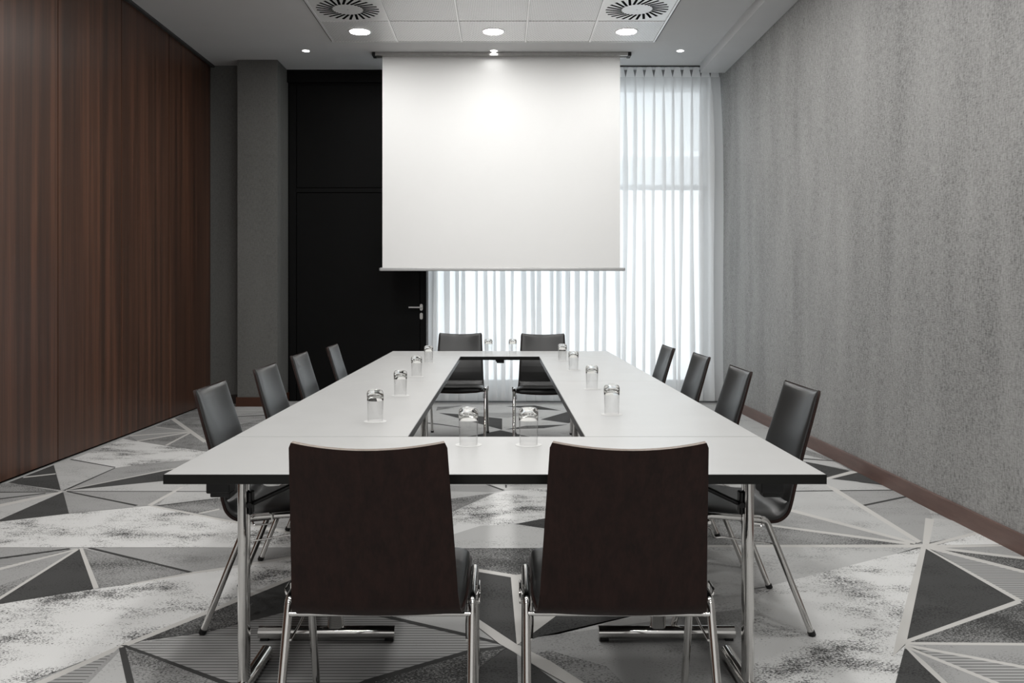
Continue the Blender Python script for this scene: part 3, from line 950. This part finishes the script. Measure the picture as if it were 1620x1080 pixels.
# ------------------------------------------------------------------ tables
TH, TT, TD, TL = 0.74, 0.027, 0.60, 1.80
def make_table(name, label, cx, cy, rz, inset, length=TL, corner_blocks=(), group='folding tables', oy=0.0):
    """local x = long side, y = short side"""
    t = thing(name, label, 'table', (cx, cy, 0), rz, group)
    hl, hd = length / 2 - 0.0012, TD / 2 - 0.0012
    bm = new_bm(); box(bm, -hl + 0.002, hl - 0.002, -hd + 0.002, hd - 0.002, TH - TT + 0.001, TH, 0.0006, 1)
    top = obj('tabletop', bm, M_TOP, t)
    bm = new_bm()
    z0, z1 = TH - TT, TH - 0.0012
    box(bm, -hl, hl, -hd, -hd + 0.003, z0, z1)
    box(bm, -hl, hl, hd - 0.003, hd, z0, z1)
    box(bm, -hl, -hl + 0.003, -hd + 0.003, hd - 0.003, z0, z1)
    box(bm, hl - 0.003, hl, -hd + 0.003, hd - 0.003, z0, z1)
    box(bm, -hl + 0.003, hl - 0.003, -hd + 0.003, hd - 0.003, z0, z0 + 0.001)
    obj('edge_band', bm, M_EDGE, top, 'black table edge')
    for s in (-1, 1):
        lx = s * (hl - inset)
        bm = new_bm()
        prism(bm, [(lx + a, b + oy) for a, b in stadium(0.030, 0.056)], 0.045, TH - TT - 0.001)
        leg = obj('leg', bm, M_CHROME, t, 'oval chrome leg column', smooth=40)
        bm = new_bm()
        tube(bm, [(lx, -0.240, 0.031), (lx, -0.236, 0.031), (lx, 0.236, 0.031), (lx, 0.240, 0.031)], 0.0225, 24)
        obj('foot', bm, M_CHROME, leg, smooth=40)
        for y in (-0.22, 0.22):
            bm = new_bm()
            box(bm, lx - 0.012, lx + 0.012, y - 0.015, y + 0.015, 0.003, 0.014, 0.002, 1)
            obj('glide', bm, M_BLACKMETAL, leg, 'black floor glide')
        bm = new_bm()
        xi = lx - s * 0.016
        box(bm, min(xi, xi - s * 0.012), max(xi, xi - s * 0.012), oy - 0.016, oy + 0.016, 0.555, 0.625, 0.003, 1)
        tube(bm, [(xi - s * 0.006, oy - 0.02, 0.585), (xi - s * 0.006, oy + 0.02, 0.585)], 0.009, 10)
        obj('leg_hinge', bm, M_BLACKMETAL, leg, 'black folding hinge')
        bm = new_bm()
        tube(bm, [(xi - s * 0.008, oy, 0.585), (xi - s * 0.27, oy, 0.708)], 0.007, 10)
        obj('brace', bm, M_BLACKMETAL, t, 'black diagonal brace')
    for bx, by, bh in corner_blocks:
        bm = new_bm()
        box(bm, bx - 0.033, bx + 0.033, by - 0.03, by + 0.03, TH - TT - bh, TH - TT - 0.001, 0.004, 2)
        box(bm, bx - 0.024, bx + 0.033, by - 0.022, by + 0.022, TH - TT - bh - 0.012, TH - TT - bh + 0.001, 0.003, 2)
        obj('table_connector', bm, M_BLACKMETAL, t, 'black connector block under the top')
    return t
TX = -0.0205
Y1 = 2.293
make_table('folding_table', 'pale grey table with black edge across the near end, behind the two brown chairs', TX, Y1 + 0.30, 0, 0.128,
           corner_blocks=((-0.785, -0.17, 0.05), (0.785, -0.17, 0.05)))
sx = 0.60
make_table('folding_table', 'pale grey side table on the wood-wall side, nearer of its two', TX - sx, Y1 + 0.60 + 0.90, PI / 2, 0.103, oy=-0.030)
make_table('folding_table', 'pale grey side table on the wood-wall side, farther of its two', TX - sx, Y1 + 0.60 + 2.70, PI / 2, 0.103, oy=-0.030)
make_table('folding_table', 'pale grey side table on the wallpaper side, nearer of its two', TX + sx, Y1 + 0.60 + 0.90, PI / 2, 0.103, oy=0.030)
make_table('folding_table', 'pale grey side table on the wallpaper side, farther of its two', TX + sx, Y1 + 0.60 + 2.70, PI / 2, 0.103, oy=0.030)
make_table('folding_table', 'pale grey table across the far end, in front of the two window chairs', TX, Y1 + 0.60 + 3.60 + 0.30, 0, 0.128,
           corner_blocks=((0.0, -0.255, 0.014),))

# ------------------------------------------------------------------ chairs
def catmull(pts, n):
    P = [Vector((0, a, b)) for a, b in pts]
    P = [P[0] * 2 - P[1]] + P + [P[-1] * 2 - P[-2]]
    out = []
    segs = len(P) - 3
    for i in range(segs):
        p0, p1, p2, p3 = P[i:i + 4]
        for k in range(n):
            t = k / n
            out.append(0.5 * ((2 * p1) + (-p0 + p2) * t + (2 * p0 - 5 * p1 + 4 * p2 - p3) * t * t + (-p0 + 3 * p1 - 3 * p2 + p3) * t ** 3))
    out.append(P[-2].copy())
    return out

PROFILE = [(-0.325, 0.872), (-0.297, 0.77), (-0.262, 0.65), (-0.230, 0.53), (-0.214, 0.465), (-0.198, 0.428), (-0.165, 0.404),
           (-0.12, 0.400), (-0.05, 0.407), (0.05, 0.419), (0.15, 0.428), (0.21, 0.426), (0.245, 0.414)]
PR = catmull(PROFILE, 5)
cum = [0.0]
for a, b in zip(PR[:-1], PR[1:]):
    cum.append(cum[-1] + (b - a).length)
STOT = cum[-1]

def prof_at(s):
    s = max(0.0, min(STOT, s))
    for i in range(len(cum) - 1):
        if s <= cum[i + 1] + 1e-9:
            t = (s - cum[i]) / max(1e-9, cum[i + 1] - cum[i])
            return PR[i].lerp(PR[i + 1], t)
    return PR[-1]

def half_w(s):
    # widths down the back then along the seat
    q = prof_at(s)
    if s < 0.42:
        w = 0.190 + (0.211 - 0.190) * (s / 0.42)
    else:
        w = 0.211 + (0.231 - 0.211) * min(1, (s - 0.42) / 0.2)
    e = STOT - s
    r = 0.05
    if e < r:
        w -= r - math.sqrt(max(0, r * r - (r - e) ** 2))
    if s < 0.005:
        w -= 0.005 - math.sqrt(max(0, 0.005 ** 2 - (0.005 - s) ** 2))
    return w

def surf(u, s):
    q = prof_at(s).copy()
    w = half_w(s)
    k = 1 - u * u
    bulge = 0.034 * max(0.0, 1 - s / 0.50)
    q.y -= bulge * k
    if s < 0.2:
        q.z -= 0.013 * k * (1 - s / 0.2)
    if s > 0.42:
        q.z -= 0.008 * k * min(1, (s - 0.42) / 0.08)
    q.x = u * w
    return q

def snorm(u, s):
    e = 0.004
    a = surf(min(1, u + 0.02), s) - surf(max(-1, u - 0.02), s)
    s0, s1 = max(0.0, s - e), min(STOT, s + e)
    # ignore width change when building the frame
    b = surf(0, s1) - surf(0, s0)
    n = a.cross(b)
    if n.dot(Vector((0, 1, 1))) < 0:
        n = -n
    return n.normalized()

def slab(bm, s0, s1, ns, nu, off0, off1, ushrink=1.0, rim_mi=0, power=6, puff=False):
    # rim_mi: material slot of the top rim only
    """closed slab between two offsets of the seat surface"""
    lo, hi = [], []
    for j in range(ns + 1):
        tj = j / ns
        s = s0 + (s1 - s0) * tj
        rl, rh = [], []
        for i in range(nu + 1):
            ti = -1 + 2 * i / nu
            if puff:
                ti = math.sin(ti * PI / 2)
            u = ti * ushrink
            n = snorm(u, s)
            p = surf(u, s)
            t = 1.0
            if puff:
                ev = abs(2 * tj - 1)
                t = (max(0.0, 1 - abs(ti) ** power) ** 0.5) * (max(0.0, 1 - ev ** (power * 1.6)) ** 0.5)
            rl.append(bm.verts.new(p + n * off0))
            rh.append(bm.verts.new(p + n * (off0 + (off1 - off0) * (0.25 + 0.75 * t))))
        lo.append(rl); hi.append(rh)
    for j in range(ns):
        for i in range(nu):
            bm.faces.new((lo[j][i], lo[j][i + 1], lo[j + 1][i + 1], lo[j + 1][i]))
            bm.faces.new((hi[j][i], hi[j + 1][i], hi[j + 1][i + 1], hi[j][i + 1]))
    def rim(a, b, c, d, mi=0):
        bm.faces.new((a, b, c, d)).material_index = mi
    for j in range(ns):
        rim(lo[j][0], lo[j + 1][0], hi[j + 1][0], hi[j][0])
        rim(lo[j][nu], hi[j][nu], hi[j + 1][nu], lo[j + 1][nu])
    for i in range(nu):
        rim(lo[0][i], hi[0][i], hi[0][i + 1], lo[0][i + 1], rim_mi)
        rim(lo[ns][i], lo[ns][i + 1], hi[ns][i + 1], hi[ns][i])

SB = 0.40                      # where back pad ends and seat pad begins
def make_chair(label, loc, rz, group):
    t = thing('conference_chair', label, 'chair', loc, rz, group)
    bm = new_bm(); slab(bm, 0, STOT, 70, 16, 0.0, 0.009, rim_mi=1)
    obj('shell', bm, [M_SHELL, M_LIT_EDGE], t, 'dark brown moulded plywood shell', smooth=50)
    bm = new_bm(); slab(bm, 0.004, SB + 0.035, 44, 22, 0.0095, 0.026, 0.975, puff=True, power=7)
    obj('back_pad', bm, M_LEATHER, t, 'grey leather backrest pad', smooth=60)
    bm = new_bm(); slab(bm, SB + 0.02, STOT - 0.004, 40, 22, 0.0098, 0.046, 0.975, puff=True, power=5)
    obj('seat_pad', bm, M_LEATHER, t, 'grey leather seat pad', smooth=60)
    X = 0.243
    for s in (-1, 1):
        x = s * X
        bm = new_bm(); tube(bm, [(x, -0.07, 0.4225), (x, 0.07, 0.4325)], 0.0112, 14, caps=False)
        rail = obj('side_rail', bm, M_CHROME, t, 'chrome side tube', smooth=40)
        bm = new_bm()
        pts = fillet([(x, -0.07, 0.4225), (x, -0.108, 0.420), (x, -0.273, 0.006)], 0.034, 8)
        tube(bm, pts, 0.0112, 14)
        leg = obj('leg', bm, M_CHROME, t, 'chrome rear leg', smooth=40)
        bm = new_bm()
        dv = Vector((0, -0.165, -0.414)).normalized()
        a = Vector((x, -0.2675, 0.020)); b = Vector((x, -0.2735, 0.005))
        tube(bm, [a, b], 0.0135, 12)
        obj('foot_cap', bm, M_BLACKMETAL, leg, 'black foot cap')
        bm = new_bm()
        pts = fillet([(x, 0.07, 0.4325), (x, 0.112, 0.435), (x, 0.235, 0.006)], 0.034, 8)
        tube(bm, pts, 0.0112, 14)
        leg = obj('leg', bm, M_CHROME, t, 'chrome front leg', smooth=40)
        bm = new_bm()
        tube(bm, [(x, 0.231, 0.020), (x, 0.2353, 0.005)], 0.0135, 12)
        obj('foot_cap', bm, M_BLACKMETAL, leg, 'black foot cap')
        # wire under the side tube, running from the rear leg forward to a small hook
        xi = x - s * 0.013
        bm = new_bm()
        tube(bm, fillet([(xi, -0.148, 0.327), (xi - s * 0.004, -0.07, 0.335), (xi - s * 0.006, 0.04, 0.352), (xi - s * 0.006, 0.075, 0.349), (xi - s * 0.006, 0.088, 0.385), (xi, 0.126, 0.395)], 0.012, 4), 0.0032, 8)
        obj('link_wire', bm, M_CHROME, t, 'thin chrome wire', smooth=40)
        xo = x + s * 0.0165
        bm = new_bm()
        loop = fillet([(xo - s * 0.006, -0.09, 0.410), (xo, -0.085, 0.398), (xo, -0.02, 0.402), (xo, -0.02, 0.440), (xo, -0.085, 0.436), (xo - s * 0.006, -0.09, 0.424)], 0.01, 4)
        tube(bm, loop, 0.0032, 8)
        obj('link_loop', bm, M_CHROME, rail, 'chrome coupling loop', smooth=40)
    bm = new_bm(); tube(bm, [(-X, -0.126, 0.3865), (X, -0.126, 0.3865)], 0.0062, 12)
    obj('crossbar', bm, M_CHROME, t, 'chrome rear crossbar', smooth=40)
    bm = new_bm(); tube(bm, [(-X, 0.095, 0.408), (X, 0.095, 0.408)], 0.0062, 12)
    obj('crossbar', bm, M_CHROME, t, 'chrome front crossbar', smooth=40)
    return t

G = 'chrome-legged conference chairs round the tables'
chair0 = make_chair('dark brown chair seen from behind at the near table, left one', (-0.323, 2.356, 0), 0.0, G)
spec = [
 ('dark brown chair seen from behind at the near table, right one', (0.308, 2.356), -0.012),
 # wood-wall side, facing +X
 ('grey leather chair on the wood-wall side, nearest the camera', (-0.815, 3.30), -PI / 2 + 0.03),
 ('grey leather chair on the wood-wall side, second from the camera', (-0.838, 4.13), -PI / 2),
 ('grey leather chair on the wood-wall side, third from the camera', (-0.874, 4.97), -PI / 2),
 ('grey leather chair on the wood-wall side, farthest from the camera', (-0.834, 5.75), -PI / 2 + 0.03),
 # wallpaper side, facing -X
 ('grey leather chair on the wallpaper side, nearest the camera', (0.836, 3.275), PI / 2),
 ('grey leather chair on the wallpaper side, second from the camera', (0.808, 4.02), PI / 2 - 0.01),
 ('grey leather chair on the wallpaper side, third from the camera', (0.828, 4.885), PI / 2 + 0.01),
 ('grey leather chair on the wallpaper side, farthest from the camera', (0.783, 5.64), PI / 2),
 # far end, facing the camera
 ('dark leather chair facing the camera by the curtains, left one near the door', (-0.381, 7.150), PI - 0.03),
 ('dark leather chair facing the camera by the curtains, right one', (0.341, 7.050), PI - 0.03),
]
for lab, (x, y), rz in spec:
    dup(chair0, (x, y, 0), rz, lab, G)

# ------------------------------------------------------------------ tumblers on coasters
def make_glass(label, loc):
    t = thing('glass_tumbler', label, 'glass', loc, 0, 'upturned tumblers on the tables')
    bm = new_bm()
    ro, th = 0.0290, 0.0013
    outer = [(ro + 0.0022 * k / 6, 0.0006 + 0.0774 * k / 6) for k in range(7)]
    inner = [(r - th, z) for r, z in reversed(outer)]
    lathe(bm, outer + inner, 40, close=True)
    obj('glass_wall', bm, M_THIN, t, smooth=50)
    bm = new_bm()
    prof = [(0, 0.105), (0.010, 0.104), (0.019, 0.1005), (0.026, 0.0915), (0.0290, 0.0785), (0.0300, 0.0782), (0.0312, 0.0786),
            (0.0320, 0.094), (0.0318, 0.104), (0.0305, 0.1105), (0.0275, 0.1155), (0.0225, 0.1185), (0.0205, 0.1190), (0.0185, 0.1182), (0.010, 0.1172), (0, 0.1170)]
    lathe(bm, prof, 40)
    obj('glass_base', bm, M_GLASS, t, 'thick glass base turned upward', smooth=60)
    return t
def make_coaster(label, loc):
    bm = new_bm()
    lathe(bm, [(0, 0), (0.042, 0), (0.043, 0.0004), (0.042, 0.0012), (0, 0.0012)], 48)
    o = obj('paper_coaster', bm, M_COASTER, smooth=30)
    o.location = loc
    return tag(o, label, 'coaster', 'white paper coasters')
GL = [
 (-0.110, 2.735, 'left of the pair on the near table'),
 (0.084, 2.735, 'right of the pair on the near table'),
 (-0.486, 3.235, 'nearest of the wood-wall side row'),
 (-0.487, 4.04, 'second of the wood-wall side row'),
 (-0.502, 4.95, 'third of the wood-wall side row'),
 (-0.515, 5.90, 'farthest of the wood-wall side row'),
 (0.441, 3.42, 'nearest of the wallpaper side row'),
 (0.456, 4.32, 'second of the wallpaper side row'),
 (0.449, 5.36, 'third of the wallpaper side row'),
 (0.431, 6.10, 'farthest of the wallpaper side row'),
 (-0.112, 6.76, 'left of the pair on the far table'),
 (0.081, 6.76, 'right of the pair on the far table'),
]
g0 = c0 = None
for x, y, w in GL:
    if g0 is None:
        g0 = make_glass('clear upturned tumbler, ' + w, (x, y, TH + 0.0014))
        c0 = make_coaster('white paper coaster under the tumbler, ' + w, (x, y, TH + 0.0001))
    else:
        dup(g0, (x, y, TH + 0.0014), random.uniform(0, 6), 'clear upturned tumbler, ' + w, 'upturned tumblers on the tables')
        c = c0.copy(); COL.objects.link(c); c.location = (x, y, TH + 0.0001)
        c['label'] = 'white paper coaster under the tumbler, ' + w

# ------------------------------------------------------------------ light
w = bpy.data.worlds.new('overcast_sky')
SC.world = w
w.use_nodes = True
nt = w.node_tree
bg = nt.nodes['Background']
bg.inputs['Color'].default_value = (0.90, 0.95, 1.0, 1)
bg.inputs['Strength'].default_value = 2.4

def area(x, y, power, size=0.2):
    ld = bpy.data.lights.new('unseen_ceiling_lamp', 'AREA')
    ld.shape = 'DISK'
    ld.size = size
    ld.energy = power
    ld.color = (1.0, 0.99, 0.972)
    o = bpy.data.objects.new('unseen_ceiling_lamp', ld)
    COL.objects.link(o)
    o.location = (x, y, ZC - 0.03)
    return o
# unseen downlights repeated out of frame; alternate rows, from the first, added as soft fill
for y, p in ((6.84, 12.0), (5.57, 16.0), (4.30, 12.0), (3.03, 11.0), (1.76, 12.0), (0.5, 16.0), (-0.8, 17.0)):
    for x in (PX0 + 0.5 * TS, PX0 + 2.5 * TS, PX0 + 4.5 * TS):
        area(x, y, p, 0.26)
